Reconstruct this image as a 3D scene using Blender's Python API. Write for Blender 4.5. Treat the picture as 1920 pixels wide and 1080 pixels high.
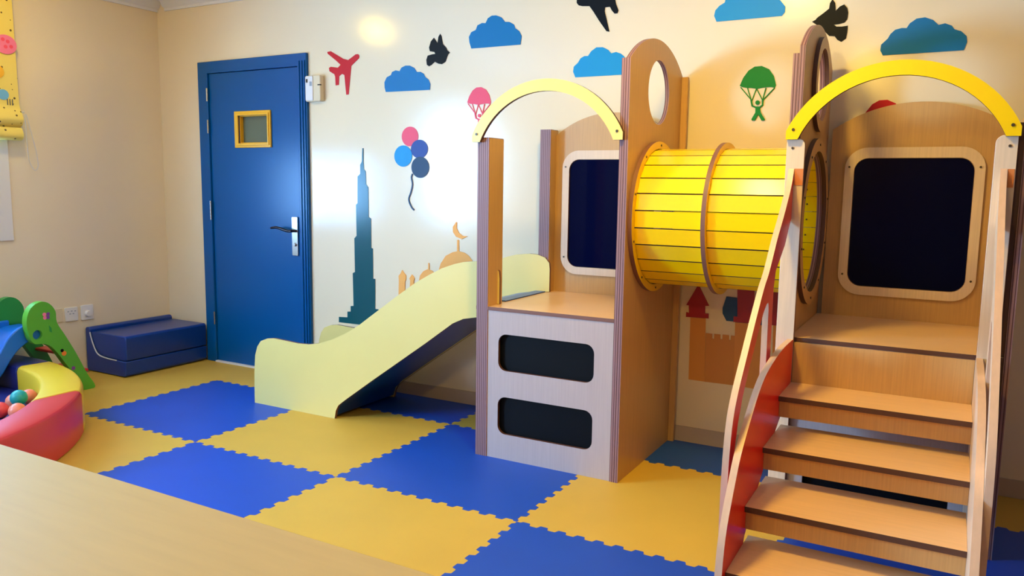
import bpy, bmesh, math, random
from mathutils import Vector, Matrix, geometry
random.seed(7)
for o in list(bpy.data.objects): bpy.data.objects.remove(o)
S = bpy.context.scene; COL = S.collection; PI = math.pi
# ---------------------------------------------------------------- camera
cam = bpy.data.cameras.new('camera'); camo = bpy.data.objects.new('camera', cam); COL.objects.link(camo)
cr, cu, cf = Vector((.8726,.4882,.0138)), Vector((-.0743,.1047,.9917)), Vector((-.4828,.8664,-.1277))
cf.normalize(); cr = (cr - cf*cr.dot(cf)).normalized(); cu = cr.cross(cf)
camo.matrix_world = Matrix(((cr.x,cu.x,-cf.x,5.5754),(cr.y,cu.y,-cf.y,-4.2369),(cr.z,cu.z,-cf.z,1.4058),(0,0,0,1)))
cam.sensor_width = 36; cam.lens = 1484.355*36/1920; cam.clip_start = .02
S.camera = camo
# ---------------------------------------------------------------- world, daylight, exposure
w = bpy.data.worlds.new('outdoors'); S.world = w; w.use_nodes = True
w.node_tree.nodes['Background'].inputs[0].default_value = (.62,.76,1,1); w.node_tree.nodes['Background'].inputs[1].default_value = 1.0
def window_light(name, y, z, sy, sz, power, col):
    l = bpy.data.lights.new(name,'AREA'); l.shape = 'RECTANGLE'; l.size = sz; l.size_y = sy; l.energy = power; l.color = col
    o = bpy.data.objects.new(name, l); COL.objects.link(o); o.location = (-.22,y,z); o.rotation_euler = (0,-PI/2,0); return o
window_light('daylight_window_far', -2.08, 1.33, 1.44, .66, 120, (.26,.55,1))
window_light('daylight_window_near', -4.5, 1.65, 1.2, 1.2, 585, (.30,.60,1))
S.view_settings.view_transform = 'Standard'; S.view_settings.look = 'None'; S.view_settings.gamma = 1
S.view_settings.exposure = 0.0; S.view_settings.use_curve_mapping = False
# ---------------------------------------------------------------- materials
MATS = {}
def lin(c): return tuple(((v/255+.055)/1.055)**2.4 if v > 10 else v/255/12.92 for v in c) + (1,)
def mat(name, c, rough=.5, bump=0, bscale=60, var=0, vscale=(8,8,8), metal=0, coat=0, spec=.5, stripe=None):
    m = bpy.data.materials.new(name); m.use_nodes = True; nt = m.node_tree; b = nt.nodes['Principled BSDF']
    b.inputs['Roughness'].default_value = rough; b.inputs['Metallic'].default_value = metal; b.inputs['Coat Weight'].default_value = coat
    b.inputs['Coat Roughness'].default_value = .08; b.inputs['Specular IOR Level'].default_value = spec
    tc = nt.nodes.new('ShaderNodeTexCoord'); base = lin(c)
    b.inputs['Base Color'].default_value = base
    if var or stripe:
        ramp = nt.nodes.new('ShaderNodeValToRGB')
        if stripe:
            axis, period, c2 = stripe
            wv = nt.nodes.new('ShaderNodeTexWave'); wv.wave_type = 'BANDS'; wv.bands_direction = axis; wv.wave_profile = 'SIN'
            wv.inputs['Scale'].default_value = .314/period; wv.inputs['Distortion'].default_value = .0
            nt.links.new(tc.outputs['Object'], wv.inputs[0]); nt.links.new(wv.outputs[1], ramp.inputs[0])
            ramp.color_ramp.elements[0].color = lin(c2); ramp.color_ramp.elements[1].color = base
            ramp.color_ramp.elements[0].position = .12; ramp.color_ramp.elements[1].position = .4
        else:
            mp = nt.nodes.new('ShaderNodeMapping'); mp.inputs['Scale'].default_value = vscale
            nz = nt.nodes.new('ShaderNodeTexNoise'); nz.inputs['Scale'].default_value = 1; nz.inputs['Detail'].default_value = 5
            nt.links.new(tc.outputs['Object'], mp.inputs[0]); nt.links.new(mp.outputs[0], nz.inputs[0]); nt.links.new(nz.outputs[0], ramp.inputs[0])
            ramp.color_ramp.elements[0].color = tuple(v*(1-var) for v in base[:3])+(1,); ramp.color_ramp.elements[1].color = tuple(min(1,v*(1+var*.6)) for v in base[:3])+(1,)
            ramp.color_ramp.elements[0].position = .3; ramp.color_ramp.elements[1].position = .7
        nt.links.new(ramp.outputs[0], b.inputs['Base Color'])
    if bump:
        n2 = nt.nodes.new('ShaderNodeTexNoise'); n2.inputs['Scale'].default_value = bscale; n2.inputs['Detail'].default_value = 2
        bp = nt.nodes.new('ShaderNodeBump'); bp.inputs['Strength'].default_value = bump; bp.inputs['Distance'].default_value = .002
        nt.links.new(tc.outputs['Object'], n2.inputs[0]); nt.links.new(n2.outputs[0], bp.inputs['Height']); nt.links.new(bp.outputs[0], b.inputs['Normal'])
    MATS[name] = m; return m
def emit(name, c, s):
    m = bpy.data.materials.new(name); m.use_nodes = True; b = m.node_tree.nodes['Principled BSDF']
    b.inputs['Emission Color'].default_value = c; b.inputs['Emission Strength'].default_value = s; b.inputs['Base Color'].default_value = (.8,.8,.8,1)
    MATS[name] = m; return m
mat('wall', (235,219,188), .16, bump=.10, bscale=110, var=.02, vscale=(1.5,1.5,1.5))
mat('wall_ochre', (140,98,56), .6)
mat('ceiling', (236,236,240), .7); mat('cornice', (226,228,236), .5)
mat('base_floor', (150,135,110), .6); mat('skirting', (190,170,150), .35)
mat('foam_yellow', (206,166,62), .55, bump=.12, bscale=160, var=.05, vscale=(3,3,3))
mat('foam_blue', (12,72,178), .5, bump=.12, bscale=160, var=.05, vscale=(3,3,3))
mat('door_blue', (0,82,146), .28, bump=.012, bscale=40, spec=.3); mat('frame_yellow', (240,180,30), .35)
mat('door_glass', (96,108,92), .12); mat('steel', (190,188,180), .25, metal=1); mat('dark_metal', (60,60,66), .3, metal=1)
mat('white_plastic', (226,224,222), .35); mat('cream_plastic', (222,205,170), .4); mat('grey_plastic', (150,158,168), .4); mat('black_plastic', (18,20,24), .3)
mat('vinyl_blue', (8,54,134), .32, bump=.03, bscale=14); mat('piping', (205,205,210), .5)
mat('wood', (200,156,98), .38, var=.09, vscale=(160,160,5)); mat('wood_pale', (222,198,172), .4, var=.07, vscale=(160,160,5)); mat('panel_grey', (184,168,164), .42, var=.06, vscale=(160,160,5)); mat('wood_back', (198,156,100), .38, var=.08, vscale=(160,160,5)); mat('wood_flat', (230,186,138), .3, var=.07, vscale=(4,140,140))
mat('wood_edge', (218,178,148), .45, var=.06, vscale=(60,20,20))
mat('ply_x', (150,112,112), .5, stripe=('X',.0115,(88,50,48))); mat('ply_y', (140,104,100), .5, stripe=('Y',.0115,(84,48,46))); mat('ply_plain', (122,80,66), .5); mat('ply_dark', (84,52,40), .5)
mat('yellow_lam', (248,204,8), .28); mat('slide_yellow', (228,208,126), .34, var=.03, vscale=(2,2,2)); mat('slat_yellow', (250,208,0), .2)
mat('slide_blue', (16,70,160), .3); mat('red_lam', (224,22,12), .3); mat('navy_pane', (3,8,44), .06, spec=.10); mat('screw', (90,80,70), .35, metal=.8)
mat('orange_patch', (205,120,60), .5)
mat('vinyl_red', (206,52,58), .34, bump=.05, bscale=12); mat('vinyl_yellow', (226,184,40), .36, bump=.04, bscale=12); mat('vinyl_navy', (24,34,110), .4)
mat('plastic_green', (86,170,44), .35); mat('plastic_green_dark', (30,140,60), .35); mat('plastic_blue', (14,110,210), .3); mat('plastic_red', (190,36,40), .35)
mat('ball_peach', (240,128,96), .35); mat('ball_red', (226,70,70), .35); mat('ball_teal', (20,150,150), .35)
mat('pink', (238,120,160), .5); mat('purple', (120,60,150), .5); mat('orange', (240,130,40), .5); mat('sky', (110,180,225), .5)
mat('s_red', (196,12,32), .5, spec=.25); mat('s_black', (5,7,11), .5, spec=.15); mat('s_blue', (0,112,172), .5, spec=.25); mat('s_sky', (24,146,206), .5, spec=.25); mat('s_green', (0,124,40), .5, spec=.25)
mat('s_coral', (236,84,110), .5, spec=.25); mat('s_indigo', (50,78,150), .5, spec=.25); mat('s_slate', (44,70,100), .5, spec=.25); mat('s_teal', (0,80,92), .2, spec=.4); mat('s_orange', (246,172,84), .5, spec=.25)
mat('s_tan', (220,150,70), .35); mat('s_ochre', (208,140,66), .35); mat('s_maroon', (170,24,44), .35); mat('s_navy', (0,70,130), .35)
mat('table_top', (178,148,90), .6, var=.04, vscale=(3,30,30)); mat('table_leg', (200,190,180), .4)
def blind_mat():
    m = mat('blind_fabric', (236,214,110), .8); nt = m.node_tree; b = nt.nodes['Principled BSDF']
    tc = nt.nodes.new('ShaderNodeTexCoord'); v = nt.nodes.new('ShaderNodeTexVoronoi'); v.inputs['Scale'].default_value = 24
    r = nt.nodes.new('ShaderNodeValToRGB'); r.color_ramp.interpolation = 'CONSTANT'
    r.color_ramp.elements[0].color = lin((96,78,40)); r.color_ramp.elements[1].position = .17; r.color_ramp.elements[1].color = lin((236,214,110))
    nt.links.new(tc.outputs['Object'], v.inputs[0]); nt.links.new(v.outputs['Distance'], r.inputs[0]); nt.links.new(r.outputs[0], b.inputs['Base Color'])
blind_mat()
def glass_mat():
    m = bpy.data.materials.new('window_glass'); m.use_nodes = True; nt = m.node_tree; out = nt.nodes['Material Output']
    t = nt.nodes.new('ShaderNodeBsdfTransparent'); g = nt.nodes.new('ShaderNodeBsdfGlossy'); g.inputs['Roughness'].default_value = .03
    mx = nt.nodes.new('ShaderNodeMixShader'); mx.inputs[0].default_value = .06
    nt.links.new(t.outputs[0], mx.inputs[1]); nt.links.new(g.outputs[0], mx.inputs[2]); nt.links.new(mx.outputs[0], out.inputs[0]); MATS['window_glass'] = m
glass_mat()
emit('lamp_warm', (1,.68,.10,1), 250)
# ---------------------------------------------------------------- helpers
def finish(name, bm, mats, parent=None, smooth=True, bevel=0):
    bmesh.ops.recalc_face_normals(bm, faces=bm.faces[:])
    me = bpy.data.meshes.new(name); bm.to_mesh(me); bm.free()
    for m in (mats if isinstance(mats,(list,tuple)) else [mats]): me.materials.append(MATS[m])
    if smooth:
        for p in me.polygons: p.use_smooth = True
        me.set_sharp_from_angle(angle=math.radians(38))
    o = bpy.data.objects.new(name, me); COL.objects.link(o)
    if bevel:
        b = o.modifiers.new('bevel','BEVEL'); b.width = bevel; b.segments = 2; b.limit_method = 'ANGLE'; b.angle_limit = math.radians(42)
    if parent: attach(o, parent)
    return o
def attach(o, parent):
    o.parent = parent; o.matrix_parent_inverse = (Matrix.Translation(-world_loc(parent)))
def world_loc(o):
    return o.location + (world_loc(o.parent) if (o.parent and o.type == 'EMPTY') else Vector((0,0,0)))
def tag(o, label=None, cat=None, group=None, kind=None):
    if label: o['label'] = label
    if cat: o['category'] = cat
    if group: o['group'] = group
    if kind: o['kind'] = kind
    return o
def root(name, loc, label, cat, group=None):
    o = bpy.data.objects.new(name, None); o.empty_display_size = .1; COL.objects.link(o); o.location = loc
    return tag(o, label, cat, group)
PL = {'xz': lambda u,v,d: (u,d,v), 'yz': lambda u,v,d: (d,u,v), 'xy': lambda u,v,d: (u,v,d)}
def prism_bm(pts, plane, a, b, holes=(), bm=None, mi=(0,1)):
    bm = bm or bmesh.new(); f3 = PL[plane]
    loops = [pts] + list(holes); va, vb = [], []
    for L in loops:
        va.append([bm.verts.new(f3(p[0],p[1],a)) for p in L]); vb.append([bm.verts.new(f3(p[0],p[1],b)) for p in L])
    for A,B in zip(va,vb):
        n = len(A)
        for i in range(n):
            f = bm.faces.new((A[i],A[(i+1)%n],B[(i+1)%n],B[i])); f.material_index = mi[1]
    if not holes:
        for L in (va[0], vb[0][::-1]): f = bm.faces.new(L); f.material_index = mi[0]
    else:
        tri = geometry.tessellate_polygon([[Vector((p[0],p[1],0)) for p in L] for L in loops])
        fa = [v for L in va for v in L]; fb = [v for L in vb for v in L]
        for t in tri:
            for F in (fa,fb):
                try: f = bm.faces.new([F[i] for i in t]); f.material_index = mi[0]
                except ValueError: pass
    return bm
def prism(name, pts, plane, a, b, mats, parent=None, holes=(), bevel=0):
    return finish(name, prism_bm(pts, plane, a, b, holes), mats if isinstance(mats,(list,tuple)) else [mats,mats], parent, True, bevel)
def rect(u0,u1,v0,v1): return [(u0,v0),(u1,v0),(u1,v1),(u0,v1)]
def rrect(u0,u1,v0,v1,r,n=6):
    P = []
    for cx,cy,a0 in ((u1-r,v0+r,-PI/2),(u1-r,v1-r,0),(u0+r,v1-r,PI/2),(u0+r,v0+r,PI)):
        for k in range(n+1): a = a0+PI/2*k/n; P.append((cx+r*math.cos(a), cy+r*math.sin(a)))
    return P
def circ(cx,cy,r,n=40): return [(cx+r*math.cos(2*PI*k/n), cy+r*math.sin(2*PI*k/n)) for k in range(n)]
def box(name, x0,x1,y0,y1,z0,z1, m, parent=None, bevel=0): return prism(name, rect(x0,x1,y0,y1), 'xy', z0, z1, m, parent, (), bevel)
def tube_bm(path, r, n=10, bm=None):
    bm = bm or bmesh.new(); path = [Vector(p) for p in path]; rings = []; prev = None
    for i,p in enumerate(path):
        t = (path[min(i+1,len(path)-1)]-path[max(i-1,0)]).normalized()
        a = prev - t*prev.dot(t) if prev else t.orthogonal()
        a.normalize(); prev = a; b = t.cross(a); rr = r[i] if isinstance(r,(list,tuple)) else r
        rings.append([bm.verts.new(p+(a*math.cos(2*PI*k/n)+b*math.sin(2*PI*k/n))*rr) for k in range(n)])
    for A,B in zip(rings,rings[1:]):
        for k in range(n): bm.faces.new((A[k],A[(k+1)%n],B[(k+1)%n],B[k]))
    bm.faces.new(rings[0][::-1]); bm.faces.new(rings[-1]); return bm
def tube(name, path, r, m, parent=None, n=10): return finish(name, tube_bm(path,r,n), m, parent)
def smooth_pts(P, n=6, closed=False):
    Q = []; N = len(P)
    for i in range(N if closed else N-1):
        g = (lambda k: P[k%N]) if closed else (lambda k: P[max(0,min(N-1,k))])
        p0,p1,p2,p3 = g(i-1),g(i),g(i+1),g(i+2)
        for k in range(n):
            t = k/n
            Q.append(tuple(.5*(2*b+(c-a)*t+(2*a-5*b+4*c-d)*t*t+(3*b-a-3*c+d)*t**3) for a,b,c,d in zip(p0,p1,p2,p3)))
    if not closed: Q.append(tuple(P[-1]))
    return Q
def screw(parent, p, axis, r=.006):
    d = Vector(axis)*.003; return finish('screw', tube_bm([Vector(p)-d, Vector(p)+d], r, 10), 'screw', parent)
# ---- outlines measured on the wall (x, z in metres)
RED_PLANE=[(1.746,2.296),(1.778,2.299),(1.887,2.242),(1.931,2.231),(1.996,2.264),(2.016,2.264),(2.026,2.254),(2.023,2.237),(1.956,2.191),(1.944,2.108),(1.93,2.005),(1.91,2.004),(1.896,2.134),(1.875,2.144),(1.849,2.13),(1.845,2.072),(1.817,2.07),(1.814,2.129),(1.807,2.145),(1.764,2.167),(1.76,2.189),(1.776,2.196),(1.839,2.186),(1.863,2.204),(1.824,2.234),(1.751,2.284)]
BIRD_A=[(2.676,2.343),(2.687,2.329),(2.692,2.302),(2.697,2.28),(2.723,2.256),(2.73,2.24),(2.75,2.225),(2.737,2.216),(2.728,2.197),(2.717,2.171),(2.69,2.158),(2.663,2.163),(2.636,2.176),(2.612,2.159),(2.592,2.151),(2.575,2.161),(2.571,2.191),(2.581,2.217),(2.616,2.223),(2.639,2.224),(2.633,2.236),(2.598,2.243),(2.592,2.266),(2.606,2.303),(2.629,2.323),(2.647,2.302),(2.656,2.288),(2.663,2.326)]
CLOUD_A=[(2.247,2.007),(2.237,2.036),(2.236,2.07),(2.255,2.101),(2.289,2.113),(2.299,2.132),(2.328,2.141),(2.36,2.134),(2.374,2.155),(2.407,2.166),(2.442,2.164),(2.478,2.147),(2.496,2.121),(2.526,2.12),(2.551,2.107),(2.562,2.087),(2.588,2.069),(2.602,2.041),(2.598,2.005)]
CLOUD_B=[(2.907,2.238),(2.893,2.276),(2.889,2.308),(2.906,2.335),(2.938,2.346),(2.95,2.372),(2.982,2.383),(3.007,2.38),(3.023,2.407),(3.05,2.42),(3.081,2.419),(3.118,2.404),(3.143,2.376),(3.173,2.373),(3.204,2.356),(3.213,2.334),(3.241,2.315),(3.257,2.285),(3.25,2.237)]
CLOUD_C=[(3.612,2.029),(3.597,2.061),(3.601,2.089),(3.626,2.109),(3.642,2.133),(3.666,2.144),(3.688,2.143),(3.707,2.168),(3.739,2.187),(3.777,2.185),(3.81,2.168),(3.828,2.148),(3.858,2.153),(3.885,2.143),(3.906,2.126),(3.922,2.105),(3.954,2.089),(3.971,2.059),(3.967,2.028)]
BLACK_PLANE=[(3.609,2.453),(3.61,2.439),(3.623,2.425),(3.645,2.419),(3.689,2.415),(3.712,2.385),(3.751,2.329),(3.796,2.27),(3.814,2.266),(3.799,2.32),(3.782,2.379),(3.784,2.4),(3.813,2.4),(3.824,2.38),(3.841,2.361),(3.859,2.361),(3.864,2.376),(3.849,2.411),(3.843,2.435),(3.858,2.467),(3.852,2.486),(3.831,2.486),(3.811,2.457),(3.779,2.465),(3.783,2.522),(3.772,2.58),(3.754,2.584),(3.729,2.518),(3.704,2.468),(3.644,2.469),(3.622,2.465)]
CLOUD_D=[(4.412,2.269),(4.398,2.299),(4.403,2.326),(4.423,2.347),(4.45,2.361),(4.458,2.39),(4.488,2.42),(4.534,2.435),(4.588,2.423),(4.636,2.392),(4.65,2.371),(4.689,2.37),(4.73,2.344),(4.754,2.313),(4.754,2.287),(4.74,2.269)]
CLOUD_E=[(5.214,2.046),(5.202,2.069),(5.204,2.096),(5.231,2.122),(5.241,2.142),(5.26,2.16),(5.288,2.166),(5.308,2.164),(5.32,2.184),(5.347,2.203),(5.382,2.206),(5.416,2.191),(5.44,2.167),(5.466,2.172),(5.494,2.159),(5.506,2.142),(5.533,2.132),(5.556,2.109),(5.56,2.082),(5.55,2.047)]
BIRD_B=[(4.885,2.228),(4.901,2.236),(4.909,2.246),(4.938,2.266),(4.961,2.284),(4.963,2.309),(4.974,2.326),(4.987,2.309),(4.99,2.287),(4.991,2.27),(5.009,2.289),(5.029,2.297),(5.043,2.279),(5.049,2.257),(5.046,2.226),(5.035,2.212),(5.012,2.207),(4.987,2.206),(5.0,2.196),(5.024,2.194),(5.051,2.196),(5.05,2.164),(5.046,2.136),(5.026,2.122),(5.007,2.133),(4.994,2.151),(4.969,2.154),(4.946,2.178),(4.911,2.197),(4.906,2.213)]
CANOPY=[(4.548,1.936),(4.564,1.976),(4.589,2.011),(4.619,2.029),(4.655,2.03),(4.692,2.012),(4.717,1.977),(4.73,1.931),(4.724,1.918),(4.707,1.923),(4.684,1.923),(4.661,1.921),(4.635,1.917),(4.607,1.923),(4.58,1.925),(4.563,1.929)]
CHUTIST=[(4.634,1.828),(4.656,1.828),(4.661,1.797),(4.684,1.763),(4.68,1.756),(4.668,1.757),(4.649,1.788),(4.635,1.758),(4.619,1.758),(4.617,1.765),(4.635,1.798)]
CHUTE_LINES=[[(4.553,1.929),(4.61,1.863)],[(4.588,1.924),(4.61,1.863)],[(4.634,1.919),(4.614,1.859)],[(4.634,1.919),(4.666,1.861)],[(4.681,1.92),(4.668,1.861)],[(4.724,1.918),(4.67,1.86)]]
CHUTE_ARMS=[[(4.61,1.863),(4.617,1.832),(4.639,1.823)],[(4.668,1.861),(4.669,1.834),(4.652,1.822)]]
CHUTE_HEAD=[(4.643,1.848),(4.654,1.848)]
RED_CANOPY=[(2.88,1.903),(2.886,1.935),(2.902,1.972),(2.928,1.996),(2.966,2.004),(3.005,1.994),(3.03,1.972),(3.05,1.934),(3.051,1.908),(3.018,1.903),(2.98,1.902),(2.942,1.901),(2.909,1.902)]
RED_CHUTE_TOP3=[(5.174,1.793),(5.225,1.827),(5.284,1.807)]
BALLOONS=[[(2.441,1.716),(2.507,1.715),(2.441,1.653)],[(2.386,1.591),(2.458,1.59),(2.386,1.522)],[(2.516,1.635),(2.583,1.635),(2.516,1.576)],[(2.523,1.518),(2.593,1.518),(2.523,1.45)]]
BALLOON_STRING=[(2.462,1.476),(2.453,1.452),(2.461,1.407),(2.448,1.355),(2.431,1.309),(2.452,1.261),(2.474,1.241)]
SKYSCRAPER=[(2.045,1.645),(2.039,1.556),(2.025,1.535),(2.024,1.474),(2.001,1.456),(1.998,1.275),(1.984,1.264),(1.986,1.052),(1.966,1.033),(1.968,0.8),(1.948,0.791),(1.952,0.561),(1.926,0.558),(1.925,0.519),(1.896,0.516),(1.895,0.475),(1.817,0.471),(1.816,0.433),(2.029,0.434),(2.17,0.456),(2.171,0.556),(2.143,0.557),(2.145,0.764),(2.127,0.764),(2.127,0.971),(2.113,0.974),(2.113,1.173),(2.093,1.184),(2.093,1.385),(2.074,1.403),(2.071,1.492),(2.057,1.503),(2.053,1.556),(2.054,1.645)]
DOME=[(2.669,0.775),(2.667,0.842),(2.672,0.867),(2.684,0.901),(2.723,0.954),(2.778,0.981),(2.822,0.99),(2.866,0.982),(2.899,0.963),(2.924,0.936),(2.938,0.908),(2.948,0.86),(2.949,0.795)]
DOME_SPIRE=[(2.81,1.061),(2.824,1.062),(2.825,0.987),(2.81,0.986)]
CRESCENT=[(2.802,1.175),(2.777,1.142),(2.779,1.109),(2.802,1.081),(2.846,1.067),(2.891,1.087),(2.855,1.088),(2.824,1.105),(2.806,1.135),(2.809,1.171)]
SMALL_DOME=[(2.515,0.704),(2.513,0.78),(2.52,0.811),(2.546,0.842),(2.582,0.859),(2.618,0.851),(2.635,0.835),(2.646,0.79),(2.646,0.714)]
SMALL_SPIRE=[(2.587,0.9),(2.595,0.9),(2.596,0.858),(2.586,0.858)]
MINARET_A=[(2.343,0.594),(2.348,0.765),(2.346,0.799),(2.363,0.818),(2.375,0.84),(2.389,0.822),(2.407,0.806),(2.404,0.773),(2.397,0.764),(2.397,0.599)]
MINARET_B=[(2.433,0.637),(2.442,0.774),(2.435,0.788),(2.445,0.801),(2.455,0.815),(2.469,0.803),(2.477,0.788),(2.47,0.776),(2.471,0.64)]
KEEP_L=[(4.342,0.702),(4.427,0.706),(4.436,0.354),(4.346,0.355)]
ROOF_L=[(4.379,0.888),(4.442,0.776),(4.421,0.774),(4.422,0.732),(4.442,0.733),(4.442,0.707),(4.317,0.704),(4.318,0.731),(4.333,0.727),(4.33,0.77),(4.316,0.77)]
CURTAIN=[(4.431,0.625),(4.466,0.624),(4.467,0.599),(4.477,0.597),(4.477,0.625),(4.511,0.625),(4.512,0.601),(4.522,0.6),(4.522,0.626),(4.557,0.626),(4.558,0.601),(4.567,0.601),(4.567,0.626),(4.588,0.626),(4.594,0.355),(4.436,0.354)]
KEEP_C=[(4.586,0.699),(4.75,0.699),(4.761,0.349),(4.594,0.355)]
ROOF_C=[(4.587,0.932),(4.675,0.938),(4.686,0.737),(4.712,0.737),(4.712,0.702),(4.577,0.701),(4.577,0.732),(4.597,0.731)]
FLAG_A=[(4.533,0.834),(4.592,0.832),(4.596,0.703),(4.539,0.703),(4.517,0.741),(4.516,0.773)]
FLAG_B=[(4.681,0.833),(4.737,0.831),(4.757,0.788),(4.758,0.75),(4.735,0.697),(4.688,0.699)]
ROOF_R=[(4.77,0.945),(4.832,0.949),(4.843,0.702),(4.777,0.703)]
KEEP_R=[(4.783,0.702),(4.843,0.702),(4.856,0.35),(4.793,0.351)]
GREEN_PANEL=[(-1.438,0.506),(-1.424,0.572),(-1.388,0.616),(-1.336,0.633),(-1.286,0.613),(-1.251,0.56),(-1.245,0.485),(-1.194,0.389),(-1.129,0.262),(-1.063,0.114),(-1.008,0.01),(-1.078,-0.016),(-1.138,0.1),(-1.205,0.204),(-1.254,0.285),(-1.296,0.335),(-1.343,0.36),(-1.397,0.369),(-1.427,0.419)]
BLUE_RAIL_T=[(-1.436,0.482),(-1.48,0.461),(-1.531,0.415),(-1.574,0.349),(-1.605,0.264)]
BLUE_RAIL_B=[(-1.41,0.365),(-1.473,0.324),(-1.525,0.265),(-1.579,0.174),(-1.614,0.114)]
BALLS=[(1.069,-1.91,0.145),(0.957,-1.775,0.145),(1.167,-1.873,0.145),(0.923,-1.674,0.145),(0.836,-1.756,0.145)]
DECALS=[(0.527,-1.375,0.424),(0.527,-1.313,0.539),(0.527,-1.299,0.447),(0.527,-1.221,0.282),(0.527,-1.269,0.308)]
# ================================================================ THE ROOM
RX, RY, RZ = 8.0, -6.5, 2.84
def struct(o): o['kind'] = 'structure'; return o
floor = struct(box('floor', 0,RX,RY,0,-.06,-.012,'base_floor'))
struct(box('ceiling', -.15,RX+.15,RY-.15,.15,RZ,RZ+.1,'ceiling'))
struct(prism('wall_back', rect(-.15,RX+.15,-.06,RZ), 'xz', 0,.15,'wall', None, [rect(.50,1.53,-.04,2.266)]))
WIN1 = (-2.8,-1.33,1.0,2.35); WIN2 = (-5.15,-3.85,1.0,2.3)
struct(prism('wall_left', rect(RY-.15,0,-.06,RZ), 'yz', -.15,0,'wall', None, [rect(*WIN1), rect(*WIN2)]))
struct(box('wall_right', RX,RX+.15,RY-.15,0,-.06,RZ,'wall_ochre')); struct(box('wall_front', 0,RX,RY-.15,RY,-.06,RZ,'wall_ochre'))
cpro = [(0,2.715),(.012,2.715),(.012,2.735),(.03,2.745),(.045,2.775),(.075,2.795),(.08,2.815),(.1,2.82),(.1,2.84),(0,2.84)]
struct(prism('trim_1', [(u+.0005,v-.0005) for u,v in cpro], 'xz', RY,0,'cornice'))
struct(prism('trim_2', [(-u-.0005,v-.0005) for u,v in cpro], 'yz', .1,RX,'cornice'))
struct(box('baseboard_back', 1.575,RX,-.012,-.0005,0,.085,'skirting')); struct(box('baseboard_left', .0005,.012,RY,-1.0,0,.085,'skirting'))
# windows of the left wall
for n,(y0,y1,z0,z1) in enumerate((WIN1,WIN2)):
    f = struct(prism('window_%d'%(n+1), rect(y0,y1,z0,z1), 'yz', -.10,-.05,'white_plastic', None, [rect(y0+.05,(y0+y1)/2-.02,z0+.05,z1-.05), rect((y0+y1)/2+.02,y1-.05,z0+.05,z1-.05)]))
    for a,b in ((y0+.05,(y0+y1)/2-.02),((y0+y1)/2+.02,y1-.05)):
        prism('pane', rect(a,b,z0+.05,z1-.05), 'yz', -.078,-.072,'window_glass', f)
    prism('casing', rect(y0-.06,y1+.13,z0-.005,z1+.06), 'yz', .0005,.012,'white_plastic', f, [rect(y0+.005,y1-.005,z0+.03,z1-.005)])
# floor of interlocking foam tiles
TX,TY,NT = 1.0517,-1.4329,12
def tooth_line(x0,y0,x1,y1,sgn):
    """interlocking edge from (x0,y0) to (x1,y1), 1 m long; returns points without the last one"""
    L = Vector((x1-x0,y1-y0)); t = L.normalized(); nrm = Vector((-t.y,t.x)); P = []; ln = L.length; n = max(1,round(NT*ln)); d = .011
    for k in range(n):
        s0 = ln*k/n; w_ = ln/n
        for f,h in ((.0,-d),(.20,-d),(.30,d),(.70,d),(.80,-d)) if k else ((.0,0),(.22,0),(.30,d),(.70,d),(.80,-d)):
            if k == n-1 and f == .80: h = 0
            q = Vector((x0,y0)) + t*(s0+f*w_) + nrm*h*sgn; P.append((q.x,q.y))
    return P
def foam_tile(i, j):
    x0,x1,y0,y1 = TX+i,TX+i+1,TY+j,TY+j+1; P = []
    X0,X1,Y0,Y1 = max(x0,.013), min(x1,RX-.001), max(y0,RY+.001), min(y1,-.0125)
    if X1-X0 < .1 or Y1-Y0 < .1: return
    def edge(a,b,inner,flip):
        if not inner: return [a]
        if flip:   # traverse the shared profile backwards
            Q = tooth_line(b[0],b[1],a[0],a[1],1) + [a]; Q = Q[::-1]; return Q[:-1]
        return tooth_line(a[0],a[1],b[0],b[1],1)
    P += edge((X0,Y0),(X1,Y0), Y0 == y0 and j > -4, False)
    P += edge((X1,Y0),(X1,Y1), X1 == x1, False)
    P += edge((X1,Y1),(X0,Y1), Y1 == y1, True)
    P += edge((X0,Y1),(X0,Y0), X0 == x0, True)
    blue = i >= 0 and (i+j) % 2 == 0
    prism('foam_tile', P, 'xy', -.0118, 0 if blue else -.0006, 'foam_blue' if blue else 'foam_yellow', floor)
for i in range(-1,7):
    for j in range(-4,2): foam_tile(i,j)
# ---------------------------------------------------------------- door
d = struct(prism('door_1', [(.464,0),(.464,2.302),(1.57,2.302),(1.57,0),(1.484,0),(1.484,2.216),(.567,2.216),(.567,0)], 'xz', -.022,.13,'door_blue', None, (), .004))
for k,(a,b) in enumerate(((1.500,1.508),(1.526,1.534),(1.552,1.558))):   # raised mouldings of the frame
    box('moulding', a,b,-.029,-.0225,.0,2.25,'door_blue',d)
prism('door_leaf', rect(.570,1.481,.012,2.212), 'xz', -.006,.036,'door_blue',d, [rect(.885,1.185,1.69,1.895)])
prism('pane_frame', rect(.842,1.210,1.660,1.926), 'xz', -.020,-.0065,'frame_yellow',d,[rect(.878,1.190,1.686,1.898)], .003)
prism('pane_frame', rect(.868,1.198,1.676,1.908), 'xz', -.027,-.0205,'frame_yellow',d,[rect(.886,1.184,1.692,1.894)], .002)
prism('pane', rect(.886,1.184,1.691,1.894), 'xz', .022,.028,'door_glass',d)
prism('pane_reveal', rect(.8855,1.1845,1.6905,1.8945), 'xz', -.006,.021,'frame_yellow',d,[rect(.893,1.178,1.698,1.888)])
hp = prism('handle_plate', rrect(1.397,1.454,.884,1.164,.008), 'xz', -.018,-.0065,'steel',d, (), .002)
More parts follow.
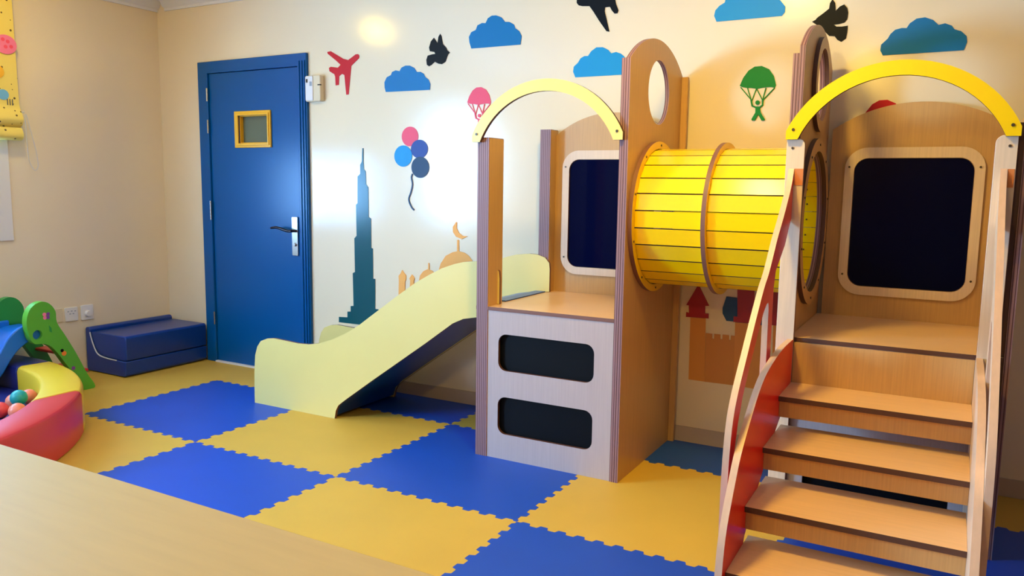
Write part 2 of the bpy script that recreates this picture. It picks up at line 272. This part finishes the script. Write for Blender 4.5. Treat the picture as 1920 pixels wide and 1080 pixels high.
tube('lever', [(1.425,-.015,1.064),(1.425,-.062,1.064),(1.395,-.066,1.064),(1.34,-.066,1.078),(1.29,-.064,1.086),(1.25,-.062,1.082),(1.235,-.062,1.078)], [.011,.010,.010,.010,.010,.009,.007], 'dark_metal', hp)
tube('lock_cylinder', [(1.425,-.03,.965),(1.425,-.017,.965)], .013, 'steel', hp)
for z0,z1 in ((2.010,2.107),(1.772,1.872),(1.115,1.262),(.30,.40)):
    h = finish('hinge', tube_bm([(.566,-.026,z0),(.566,-.026,z1)], .007, 10), 'steel', d)
box('threshold', .565,1.486,-.03,.10,.0,.012,'white_plastic',d)
struct(box('wall_corridor', .3,1.7,.16,.2,0,2.4,'ceiling'))
# ---------------------------------------------------------------- wall devices
r = root('access_panel', (1.645,0,1.965), 'white plastic wall device with dark sensor window beside the blue door', 'wall device')
prism('housing', rrect(1.577,1.714,1.966,2.141,.012), 'xz', -.042,-.001,'cream_plastic', r, (), .005)
prism('cover', rrect(1.582,1.650,1.972,2.136,.006), 'xz', -.047,-.0425,'white_plastic', r, (), .002)
prism('sensor', rect(1.590,1.604,2.094,2.118), 'xz', -.050,-.0475,'black_plastic', r); prism('display', rect(1.622,1.642,2.070,2.100), 'xz', -.049,-.0475,'grey_plastic', r)
prism('slot', rect(1.690,1.7145,2.072,2.080), 'xz', -.0425,-.030,'black_plastic', r)
def socket(y0,y1,z0,z1,label,knob):
    r = root('wall_socket', (0,(y0+y1)/2,z0), label, 'socket')
    prism('plate', rrect(y0,y1,z0,z1,.006), 'yz', .0005,.012,'white_plastic', r, (), .002)
    if knob:
        finish('dial', tube_bm([(.0125,(y0+y1)/2,(z0+z1)/2-.008),(.034,(y0+y1)/2,(z0+z1)/2-.008)], [.024,.020], 20), 'white_plastic', r)
    else:
        for dy,dz in ((-.026,.022),(0,.024),(.026,.022),(-.012,.004),(.012,.004)):
            prism('pin_hole', rect((y0+y1)/2+dy-.006,(y0+y1)/2+dy+.006,(z0+z1)/2+dz-.003,(z0+z1)/2+dz+.003), 'yz', .0121,.0135,'grey_plastic', r)
socket(-.876,-.782,.386,.486,'white wall socket with pin holes, left of the dial plate',False)
socket(-.757,-.662,.380,.490,'white square wall plate with a round dial above the blue bench',True)
o = prism('blanking_plate', rrect(-.985,-.893,.388,.488,.006), 'yz', .0005,.008,'cream_plastic', None, (), .002); tag(o,'blank cream wall plate beside the green plastic slide','wall plate')
# ---------------------------------------------------------------- roman blind with cord
b = root('roman_blind', (.05,-1.9,1.66), 'yellow printed fabric roman blind hanging over the window', 'blind')
prof = smooth_pts([(.050,2.66),(.055,2.3),(.060,1.95),(.066,1.88),(.085,1.845),(.10,1.80),(.085,1.765),(.060,1.752),(.078,1.74),(.092,1.70),(.08,1.672),(.055,1.662)], 4)
back = [(u-.012,v+.002) for u,v in prof[::-1]]
prism('fabric', prof+back, 'xz', -2.95,-1.135,'blind_fabric', b)
box('head_rail', .0005,.07,-2.95,-1.135,2.66,2.70,'white_plastic', b)
def print_disc(y,z,ry,rz,m): return finish('print', prism_bm([(y+ry*math.cos(2*PI*k/24),z+rz*math.sin(2*PI*k/24)) for k in range(24)],'yz',.0605,.0635), [m,m], b)
print_disc(-1.20,2.28,.072,.062,'pink')
for y,z in ((-1.185,2.30),(-1.165,2.27),(-1.20,2.265),(-1.215,2.31)): finish('print', prism_bm(circ(y,z,.012,12),'yz',.0636,.0645), ['s_coral','s_coral'], b)
print_disc(-1.27,2.10,.05,.045,'frame_yellow'); print_disc(-1.235,1.955,.036,.034,'sky')
for k in range(3): finish('print', prism_bm(rect(-1.215+k*.016,-1.211+k*.016,1.89,1.93),'yz',.0655,.0685), ['s_slate','s_slate'], b)
tube('cord', smooth_pts([(.06,-1.10,1.84),(.05,-1.095,1.7),(.045,-1.09,1.62),(.04,-1.08,1.53),(.04,-1.05,1.47),(.04,-1.025,1.49),(.04,-1.025,1.56),(.045,-1.045,1.66),(.055,-1.09,1.84)],6), .0022, 'piping', b, 6)
tube('lath', [(.05,-1.13,1.853),(.05,-1.10,1.853)], .006, 'white_plastic', b)
# ---------------------------------------------------------------- blue padded bench in the corner
b = root('padded_bench', (.24,-.37,0), 'blue vinyl padded block bench with pale zip in the corner', 'bench')
inner = smooth_pts([(.070,.300),(.076,.27),(.10,.21),(.135,.155),(.175,.132),(.24,.122),(.33,.118),(.47,.118)],4)
prism('base_pad', [(.014,.012),(.022,.004),(.45,.004),(.466,.02)]+[(.47,.118)]+inner[::-1][1:]+[(.070,.318),(.055,.33),(.025,.33),(.014,.318)], 'xz', -.735,-.030,'vinyl_blue', b, (), .006)
up = [(u+.003,v+.003) for u,v in inner]
prism('top_pad', up[1:-1]+[(.466,.121),(.472,.135),(.472,.285),(.460,.300),(.09,.300)], 'xz', -.730,-.032,'vinyl_blue', b, (), .008)
tube('zip', [(u+.001,-.737,v+.001) for u,v in inner[1:-3]], .0045, 'piping', b, 8)
# ---------------------------------------------------------------- wall stickers
def sticker(name, pieces, label, cat='wall sticker', group=None):
    """pieces: (part_name, outline, material); one piece = one mesh"""
    if len(pieces) == 1:
        n,P,m = pieces[0]; o = prism(name, P, 'xz', -.0032,-.0006, m); return tag(o,label,cat,group)
    xs = [p[0] for q in pieces for p in q[1]]; zs = [p[1] for q in pieces for p in q[1]]
    r = root(name, ((min(xs)+max(xs))/2,0,min(zs)), label, cat, group)
    for k,(n,P,m) in enumerate(pieces): prism(n, P, 'xz', -.0032-.0004*k,-.0006, m, r)
    return r
def strip(pts, wd):
    P = [Vector(p) for p in pts]; L,R = [],[]
    for i,p in enumerate(P):
        t = (P[min(i+1,len(P)-1)]-P[max(0,i-1)]).normalized(); n = Vector((-t.y,t.x))*wd/2; L.append(tuple(p+n)); R.append(tuple(p-n))
    return L+R[::-1]
for nm,P,m,lab in (('CA',CLOUD_A,'s_blue','small blue cloud wall sticker under the left black bird'),('CB',CLOUD_B,'s_blue','blue cloud wall sticker high between the left bird and the black aeroplane'),
      ('CC',CLOUD_C,'s_sky','light blue cloud wall sticker partly behind the wooden panel with round hole'),('CD',CLOUD_D,'s_sky','light blue cloud wall sticker cut by the top of the picture'),('CE',CLOUD_E,'s_blue','blue cloud wall sticker above the right yellow arch')):
    sticker('cloud_sticker', [('c',P,m)], lab, 'wall sticker', 'cloud stickers')
sticker('aeroplane_sticker', [('p',RED_PLANE,'s_red')], 'red aeroplane silhouette sticker beside the blue door')
sticker('aeroplane_sticker', [('p',BLACK_PLANE,'s_black')], 'black aeroplane silhouette sticker at the top edge of the wall')
sticker('bird_sticker', [('b',BIRD_A,'s_black')], 'black bird silhouette sticker flying right above a small blue cloud')
sticker('bird_sticker', [('b',BIRD_B,'s_black')], 'black bird silhouette sticker flying left behind the right tower')
def parachute(dx,dz,sc,m,lab,canopy=None):
    ox,oz = CHUTE_HEAD[0]
    T = lambda P: [((x-ox)*sc+ox+dx,(z-oz)*sc+oz+dz) for x,z in P]
    pcs = [('canopy', canopy or T(CANOPY), m)] + [('line', strip(T(l),.0045), m) for l in CHUTE_LINES]
    pcs += [('arm', strip(T(a),.008), m) for a in CHUTE_ARMS] + [('head', T(circ(ox,oz,.011,16)), m), ('body', T(CHUTIST), m)]
    return sticker('parachute_sticker', pcs, lab)
parachute(0,0,1,'s_green','green parachutist sticker above the yellow tunnel')
parachute(-1.674,-.015,.94,'s_coral','pinkish red parachutist sticker beside the pale yellow arch')
parachute(.594,-.192,1,'s_red','red parachutist sticker peeping over the back panel of the right tower')
el = lambda q: [(q[0][0]+(q[1][0]-q[0][0])*math.cos(2*PI*k/28), q[0][1]+(q[2][1]-q[0][1])*math.sin(2*PI*k/28)) for k in range(28)]
sticker('balloon_sticker', [('balloon',el(BALLOONS[0]),'s_coral'),('balloon',el(BALLOONS[1]),'s_sky'),('balloon',el(BALLOONS[2]),'s_indigo'),('balloon',el(BALLOONS[3]),'s_slate'),('string',strip(smooth_pts(BALLOON_STRING,4),.010),'s_slate')], 'bunch of four balloons wall sticker with curled string')
sticker('skyscraper_sticker', [('t',SKYSCRAPER,'s_teal')], 'dark teal stepped skyscraper silhouette sticker with tall spire')
sticker('mosque_sticker', [('dome',DOME,'s_orange'),('spire',DOME_SPIRE,'s_orange'),('crescent',CRESCENT,'s_orange'),('dome',SMALL_DOME,'s_orange'),('spire',SMALL_SPIRE,'s_orange'),('minaret',MINARET_A,'s_orange'),('minaret',MINARET_B,'s_orange')], 'orange mosque silhouette sticker with crescent behind the slide')
sticker('castle_sticker', [('tower',KEEP_L,'s_tan'),('curtain_wall',CURTAIN,'s_ochre'),('tower',KEEP_C,'s_tan'),('tower',KEEP_R,'s_tan'),('flag',FLAG_A,'s_navy'),('flag',FLAG_B,'s_navy'),('roof',ROOF_L,'s_maroon'),('roof',ROOF_C,'s_maroon'),('roof',ROOF_R,'s_maroon')], 'tan castle wall sticker with dark red roofs under the tunnel')
# ================================================================ THE PLAYHOUSE
P = root('indoor_playhouse', (4.6,-.4,0), 'wooden two tower playhouse with slide, yellow tunnel and stairs', 'playhouse')
YF = -.80
# ---- left tower
for (y0,y1,zt) in ((YF,-.655,1.645),(-.115,-.02,1.73)):
    prism('post', rect(3.452,3.518,y0,y1), 'xy', 0,zt,['ply_plain','ply_x'],P)
    prism('post_face', rect(y0+.004,y1-.002,0,zt-.004), 'yz', 3.5182,3.5205,'wood',P)
prism('front_panel', rect(3.521,4.210,.0,.774), 'xz', YF+.004,YF+.022,['panel_grey','ply_dark'],P,[rrect(3.583,4.113,.468,.658,.045),rrect(3.583,4.113,.134,.331,.045)])
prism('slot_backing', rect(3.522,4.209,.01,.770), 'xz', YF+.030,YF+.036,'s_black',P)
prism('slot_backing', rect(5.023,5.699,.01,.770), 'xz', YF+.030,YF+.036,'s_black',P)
prism('side_panel', rect(-.654,-.116,0,.700), 'yz', 3.470,3.490,['wood','ply_dark'],P,[rrect(-.56,-.22,.14,.32,.045),rrect(-.56,-.22,.45,.60,.045)])
prism('platform', rect(3.45,4.210,YF+.001,-.046), 'xy', .775,.793,['wood_flat','ply_plain'],P)
def arc_pts(x0,x1,zs,za,n=24):
    """top arc from (x1,zs) over the apex to (x0,zs)"""
    h = (x1-x0)/2; s = za-zs; R_ = (h*h+s*s)/(2*s); cx = (x0+x1)/2; cz = za-R_; a = math.asin(h/R_)
    return [(cx+R_*math.sin(a-2*a*k/n), cz+R_*math.cos(a-2*a*k/n)) for k in range(n+1)]
def back_panel(x0,x1,wx0,wx1):
    bp = prism('back_panel', [(x0,0),(x1,0)]+arc_pts(x0,x1,1.70,1.82), 'xz', -.045,-.022,['wood_back','ply_plain'],P,[rrect(wx0+.01,wx1-.01,.955,1.55,.06)])
    fr = prism('window_frame', rrect(wx0-.042,wx1+.042,.902,1.612,.10,8), 'xz', -.058,-.0455,['wood_pale','ply_plain'],bp,[rrect(wx0,wx1,.945,1.562,.062,8)])
    prism('window_pane', rrect(wx0+.002,wx1-.002,.947,1.560,.06,8), 'xz', -.050,-.047,'navy_pane',bp)
    for u in (wx0-.022,wx1+.022):
        for v in (1.00,1.52): screw(fr,(u,-.0585,v),(0,1,0),.005)
back_panel(3.521,4.208,3.612,4.130)
def arch(x0,x1,za,y0,y1,m):
    cx = (x0+x1)/2; h = (x1-x0)/2; zs = za-.256; Ro = (h*h+.256**2)/.512; cz = za-Ro; Ri = Ro-.056; zb = zs-.034
    Pp = [(x0,zb),(x0,zs)]+arc_pts(x0,x1,zs,za,30)[::-1][1:-1]+[(x1,zs),(x1,zb)]
    ai = math.acos((zb-cz)/Ri); inn = [(cx+Ri*math.sin(ai-2*ai*k/30), cz+Ri*math.cos(ai-2*ai*k/30)) for k in range(31)]
    a = prism('arch', Pp+inn, 'xz', y0,y1,[m,'ply_dark'],P)
    for u in (x0+.028,x1-.028): screw(a,(u,y0-.001,zs+.005),(0,1,0),.006)
arch(3.43,4.234,1.911,YF-.022,YF-.001,'slide_yellow'); arch(4.947,5.757,1.899,YF-.042,YF-.021,'yellow_lam')
HOLES = [circ(-.41,1.262,.315,56), circ(-.40,1.872,.155,44)]
def tunnel_side(xa,xb,xc,xd,zstrip):
    """arched panel xa..xb with both round holes, front strip xc..xd"""
    prism('side_panel', [(YF,0),(-.022,0)]+arc_pts(YF,-.022,1.985,2.122,28), 'yz', xa,xb,['wood','ply_x'],P,HOLES)
    prism('post', rect(YF,YF+.09,0,zstrip), 'yz', xc,xd,['wood','ply_x'],P)
    prism('post', rect(-.075,-.022,0,zstrip-.03), 'yz', xc,xd,['wood','ply_x'],P)
tunnel_side(4.2315,4.2525,4.2105,4.2305,1.985); tunnel_side(4.9755,4.9975,4.951,4.9745,1.955)
prism('post', rect(4.2535,4.285,-.045,-.020), 'xy', 0,1.99,['ply_plain','wood'],P)
# ---- tunnel of yellow slats
TCY,TCZ,TR,NS = -.41,1.262,.333,26
def ring(name,xa,xb,ro,ri,parent,mats=('yellow_lam','ply_plain')): return prism(name, circ(TCY,TCZ,ro,64), 'yz', xa,xb, list(mats), parent, [circ(TCY,TCZ,ri,64)])
tun = ring('tunnel_ring', 4.592,4.612,.362,.334,P,('yellow_lam','ply_plain'))
fl = ring('tunnel_ring', 4.2535,4.275,.372,.3365,P,('yellow_lam','ply_plain')); fr = ring('tunnel_ring', 4.998,5.018,.375,.318,P,('wood','ply_dark'))
prism('hole_ring', circ(-.40,1.872,.206,48), 'yz', 4.998,5.016,['wood','ply_dark'],P,[circ(-.40,1.872,.157,48)])
for k in range(10): a = 2*PI*k/10+.3; screw(fl,(4.2752,TCY+.354*math.cos(a),TCZ+.354*math.sin(a)),(1,0,0),.005); screw(fr,(5.0182,TCY+.347*math.cos(a),TCZ+.347*math.sin(a)),(1,0,0),.005)
slat_me = None
for k in range(NS):
    a = 2*PI*(k+.5)/NS; hw = TR*math.tan(PI/NS)-.0032
    if slat_me is None:
        bm = prism_bm(rect(4.254,4.976,-hw,hw), 'xy', TR-.016,TR-.001)
        s = finish('tunnel_slat', bm, ['slat_yellow','ply_dark'], None, False); slat_me = s.data  # dark edge colour stands in for the shade between slats
    else:
        s = bpy.data.objects.new('tunnel_slat', slat_me); COL.objects.link(s)
    s.parent = tun; s.matrix_parent_inverse = Matrix.Identity(4)
    s.matrix_basis = Matrix.Translation((0,TCY,TCZ)) @ Matrix.Rotation(a,4,'X')
    for xx in (4.93,):
        p = Matrix.Rotation(a,4,'X') @ Vector((xx,0,TR-.0165)); screw(tun,(p.x,p.y+TCY,p.z+TCZ),(0,-math.sin(a),math.cos(a)),.004)
# ---- right tower
prism('front_panel', rect(5.022,5.70,.0,.774), 'xz', YF+.004,YF+.022,['panel_grey','ply_dark'],P,[rrect(5.085,5.63,.455,.650,.045),rrect(5.085,5.63,.129,.325,.045)])
prism('platform', rect(4.999,5.770,YF+.001,-.046), 'xy', .775,.793,['wood_flat','ply_dark'],P)
back_panel(5.02,5.768,5.129,5.634)
prism('post', rect(5.7535,5.7715,-.79,-.70), 'xy', 0,1.66,['ply_dark','ply_dark'],P)  # added dark filler, puts the deep shade of this gap into colour
prism('side_panel', rect(YF,-.022,0,1.69), 'yz', 5.772,5.793,['wood','ply_x'],P)
for x0,x1,flip in ((4.949,5.021,0),(5.681,5.752,1)):
    top = rrect(x0,x1,0,1.615,.018)[:] ; zt = 1.615; rr = .03
    cor = [(x1-rr+rr*math.cos(PI/2*k/6), zt-rr+rr*math.sin(PI/2*k/6)) for k in range(7)]
    Pp = [(x0,0),(x1,0)]+cor+[(x0,zt)]
    if flip: Pp = [(x0+x1-u,v) for u,v in Pp][::-1]
    st = prism('stair_post', Pp, 'xz', YF-.021,YF-.0005,['wood_pale','ply_plain'],P, (), .002)
    for v in (1.575,.66): screw(st,((x0+x1)/2+(.01 if flip else -.012),YF-.0215,v),(0,1,0),.005)
# stair sides: curved hand rail board with a long opening, and stringer
RAIL = [(-.822,1.493),(-.86,1.423),(-.94,1.343),(-1.01,1.282),(-1.095,1.213),(-1.21,1.10),(-1.29,1.045),(-1.43,.915),(-1.52,.825),(-1.61,.735),(-1.665,.655),(-1.69,.56),(-1.70,.45),(-1.70,.30),(-1.69,.15),(-1.685,0)]
RAILIN = [(-1.65,0),(-1.655,.15),(-1.655,.30),(-1.64,.44),(-1.625,.53),(-1.595,.62),(-1.545,.70),(-1.455,.795),(-1.365,.875),(-1.275,.955),(-1.225,.982),(-1.195,.985),(-1.185,.96),(-1.180,.80),(-1.178,.60),(-1.105,.62),(-1.105,.80),(-1.11,1.03),(-1.085,1.095),(-.93,1.185),(-.822,1.29)]
STR = [(-.822,.787),(-1.0,.787),(-1.18,.772),(-1.34,.745),(-1.435,.71),(-1.50,.675),(-1.615,.598),(-1.695,.535),(-1.752,.465),(-1.80,.40),(-1.845,.32),(-1.87,.20),(-1.88,0)]
for xa,xb,sa,sb,m in ((4.962,4.984,4.997,5.020,'red_lam'),(5.704,5.726,5.680,5.703,'wood_pale')):
    prism('hand_rail', smooth_pts(RAIL,3)+RAILIN, 'yz', xa,xb,[m,'wood_edge'],P)
    prism('stringer', smooth_pts(STR,3)+[(-1.66,0),(-1.63,.12),(-1.57,.22),(-1.45,.30),(-1.33,.36),(-1.18,.44),(-1.03,.50),(-.90,.54),(-.822,.55)], 'yz', sa,sb,[m,'wood_edge'],P)
for u0,u1 in ((4.986,5.020),(5.728,5.748)): prism('rail_bracket', rect(u0,u1,1.425,1.492), 'xz', YF-.0235,YF-.0215,'orange_patch',P)
prism('riser', rect(5.022,5.679,.603,.774), 'xz', YF-.012,YF-.001,'wood',P)
for k,(zt,yf,yb) in enumerate(((.603,-1.08,YF-.0125),(.468,-1.335,-1.0),(.334,-1.59,-1.255),(.200,-1.825,-1.51))):
    t = prism('tread', rect(5.0205,5.6795,yf,yb), 'xy', zt-.020,zt,['wood_flat','ply_dark'],P)
    prism('apron', rect(5.0205,5.6795,zt-.088,zt-.0205), 'xz', yf+.022,yf+.040,['wood','ply_dark'],t)
# ---- slide
SO = [(1.722,0),(1.726,.20),(1.738,.312),(1.758,.37),(1.79,.41),(1.85,.433),(1.906,.440),(2.0,.436),(2.108,.430),(2.20,.434),(2.282,.450),(2.39,.485),(2.492,.532),(2.60,.597),(2.693,.662),(2.84,.765),(2.995,.868),(3.09,.920),(3.172,.960),(3.25,.987),(3.309,1.002),(3.398,1.012),(3.45,1.010),(3.50,.995),(3.528,.965),(3.532,.93),(3.532,.800)]
SB = [(3.388,.711),(3.311,.696),(3.242,.664),(3.067,.538),(2.689,.276),(2.50,.142),(2.464,.116),(2.425,.085),(2.405,.05),(2.395,0)]
SY0,SY1 = -.705,-.105
for a in (SY0,SY1-.018): prism('slide_side', SO+[(3.532,.795),(3.46,.795),(3.448,.775),(3.448,.712)]+SB, 'xz', a,a+.018,['slide_yellow','ply_plain'],P)
ctop = smooth_pts([(1.735,.045),(1.95,.050),(2.15,.062),(2.30,.105),(2.42,.180),(2.70,.372),(3.067,.630),(3.20,.720),(3.30,.765),(3.40,.785),(3.448,.790)],4)
prism('slide_chute', ctop+[(3.447,.716),(3.388,.716),(3.311,.701),(3.242,.670),(3.067,.544),(2.689,.282),(2.464,.122),(2.41,.07),(2.39,.015),(1.735,.012)], 'xz', SY0+.0185,SY1-.0185,'slide_blue',P)
prism('slide_lip', rect(3.449,3.512,-.60,-.135), 'xy', .7935,.799,'slide_blue',P)
# ================================================================ BALL PIT AND PLASTIC SLIDE
CX,CY = .4,-2.9
def bumper(a0,a1,m,label,b0=None,b1=None):
    b0 = a0 if b0 is None else b0; b1 = a1 if b1 is None else b1   # end angles at the outer side
    bm = bmesh.new(); ro,ri,h,c = 1.60,1.38,.25,.03; n = 14; rings = []
    pr = [(ri,.002),(ri,h-c),(ri+.009,h-.009),(ri+c,h),(ro-c,h),(ro-.009,h-.009),(ro,h-c),(ro,.002)]
    for k in range(n+1):
        A0 = a0+(a1-a0)*k/n; B0 = b0+(b1-b0)*k/n; ring_ = []
        for r_,z in pr:
            a = math.radians(A0+(B0-A0)*(r_-ri)/(ro-ri)); ring_.append(bm.verts.new((CX+r_*math.cos(a),CY+r_*math.sin(a),z)))
        rings.append(ring_)
    for A,B in zip(rings,rings[1:]):
        for k in range(len(pr)): bm.faces.new((A[k],A[(k+1)%len(pr)],B[(k+1)%len(pr)],B[k]))
    bm.faces.new(rings[0]); bm.faces.new(rings[-1])
    o = finish('pit_bumper', bm, m, None, True, .006); return tag(o,label,'soft bumper')
bumper(-8,43.8,'vinyl_red','red vinyl curved bumper of the ball pit, nearest the camera',None,51.8); bumper(44.2,84,'vinyl_yellow','yellow vinyl curved bumper of the ball pit under the plastic slide',52.2,None); bumper(84.4,100,'vinyl_navy','dark blue curved bumper of the ball pit behind the plastic slide')
pad = [(.05,-2.9)]+[(CX+1.37*math.cos(math.radians(a)),CY+1.37*math.sin(math.radians(a))) for a in range(-8,101,4)]+[(.05,-1.62)]
o = prism('pit_floor', pad, 'xy', .002,.10,'vinyl_navy', None); tag(o,'dark blue padded floor inside the ball pit','play mat')
bl = [(BALLS[0],'ball_red','red plastic ball at the left picture edge in the pit'),(BALLS[1],'ball_peach','peach ball in the pit just behind the teal ball'),(BALLS[2],'ball_peach','peach plastic ball nearest the red bumper'),(BALLS[3],'ball_peach','peach plastic ball against the yellow bumper')]
def ball(x,y,z,m,lab):
    bm = bmesh.new(); bmesh.ops.create_uvsphere(bm,u_segments=20,v_segments=12,radius=.045); bmesh.ops.translate(bm,verts=bm.verts[:],vec=(x,y,z))
    o = finish('pit_ball', bm, m); return tag(o,lab,'ball','balls in the ball pit')
for q,m,lab in bl: ball(q[0],q[1],.1455,m,lab)
ball(1.045,-1.795,.185,'ball_teal','teal plastic ball lying on top of the peach balls')
# plastic slide
T = root('toddler_slide', (.32,-1.3,0), 'small blue plastic slide with green rounded sides and ladder', 'toy slide')
GP = [(u,max(v,.0)) for u,v in smooth_pts(GREEN_PANEL,4,True)]
sd = prism('side', GP, 'yz', .475,.527,'plastic_green',T,[circ(-1.375,.424,.030,20)],.012)
prism('side', GP, 'yz', .115,.165,'plastic_green_dark',T,[circ(-1.375,.424,.030,20)],.012)
prism('side_insert', circ(-1.375,.424,.031,20), 'yz', .497,.503,'plastic_blue',T)
for k,(dy,dz) in enumerate(((-.012,.01),(.012,.01),(-.010,-.012),(.010,-.012))): prism('flower_print', circ(-1.313+dy,.539+dz,.012,12), 'yz', .5272,.5285,'purple' if k%2 else 'pink',sd)
prism('leaf_print', [(-1.30,.475),(-1.285,.455),(-1.283,.425),(-1.298,.435)], 'yz', .5272,.5285,'plastic_green_dark',sd)
prism('bug_print', circ(-1.212,.275,.016,14), 'yz', .5272,.5285,'orange',sd); prism('bug_print', circ(-1.224,.296,.011,12), 'yz', .5272,.529,'s_black',sd)
prism('bug_print', circ(-1.155,.165,.013,12), 'yz', .5272,.529,'purple',sd)
for y,z in ((-1.06,.13),(-1.15,.27)): box('rung', .166,.474,y-.045,y+.045,z-.02,z,'plastic_red',T,.006)
ct = smooth_pts([(-1.30,.452),(-1.38,.450),(-1.44,.430),(-1.52,.362),(-1.58,.275),(-1.64,.215),(-1.74,.165),(-1.86,.135),(-1.98,.128)],4)
prism('chute', ct+[(y_-.004,z_-.022) for y_,z_ in ct[::-1]], 'yz', .19,.452,'plastic_blue',T)
rt = smooth_pts([(-1.36,.485),(-1.436,.482),(-1.48,.461),(-1.531,.415),(-1.574,.349),(-1.62,.285),(-1.70,.235),(-1.84,.20),(-1.98,.185)],4)
rb = smooth_pts([(-1.36,.385),(-1.41,.372),(-1.473,.330),(-1.525,.268),(-1.579,.19),(-1.64,.15),(-1.74,.125),(-1.86,.112),(-1.98,.108)],4)
for xa in (.165,.450): prism('chute_rail', rt+rb[::-1], 'yz', xa+.0005,xa+.0245,'plastic_blue',T,(),.008)
# ================================================================ LOW TABLE IN FRONT, CEILING LAMPS
t = root('low_table', (3.3,-3.15,0), 'low tan topped table in the near left foreground', 'table')
prism('table_top', rrect(2.15,4.95,-3.50,-2.79,.02), 'xy', .475,.50,'table_top',t,(),.003)
for x in (2.25,4.85):
    for y in (-3.42,-2.88): finish('leg', tube_bm([(x,y,.0),(x,y,.4745)],[.016,.022],12), 'table_leg', t)
for x,y,q,lab in ((.85,-1.65,.45,'round warm ceiling lamp nearest the door corner'),(4.5,-1.72,1,'round warm ceiling lamp above the middle of the room'),(4.6,-5.6,1,'round warm ceiling lamp nearest the front wall')):
    l = root('ceiling_lamp', (x,y,RZ), lab, 'lamp', 'round ceiling lamps')
    finish('lamp_base', tube_bm([(x,y,RZ-.03),(x,y,RZ-.001)],.15*q,28), 'white_plastic', l)
    finish('diffuser', tube_bm([(x,y,RZ-.075),(x,y,RZ-.065),(x,y,RZ-.031)],[.08*q,.12*q,.14*q],28), 'lamp_warm', l)
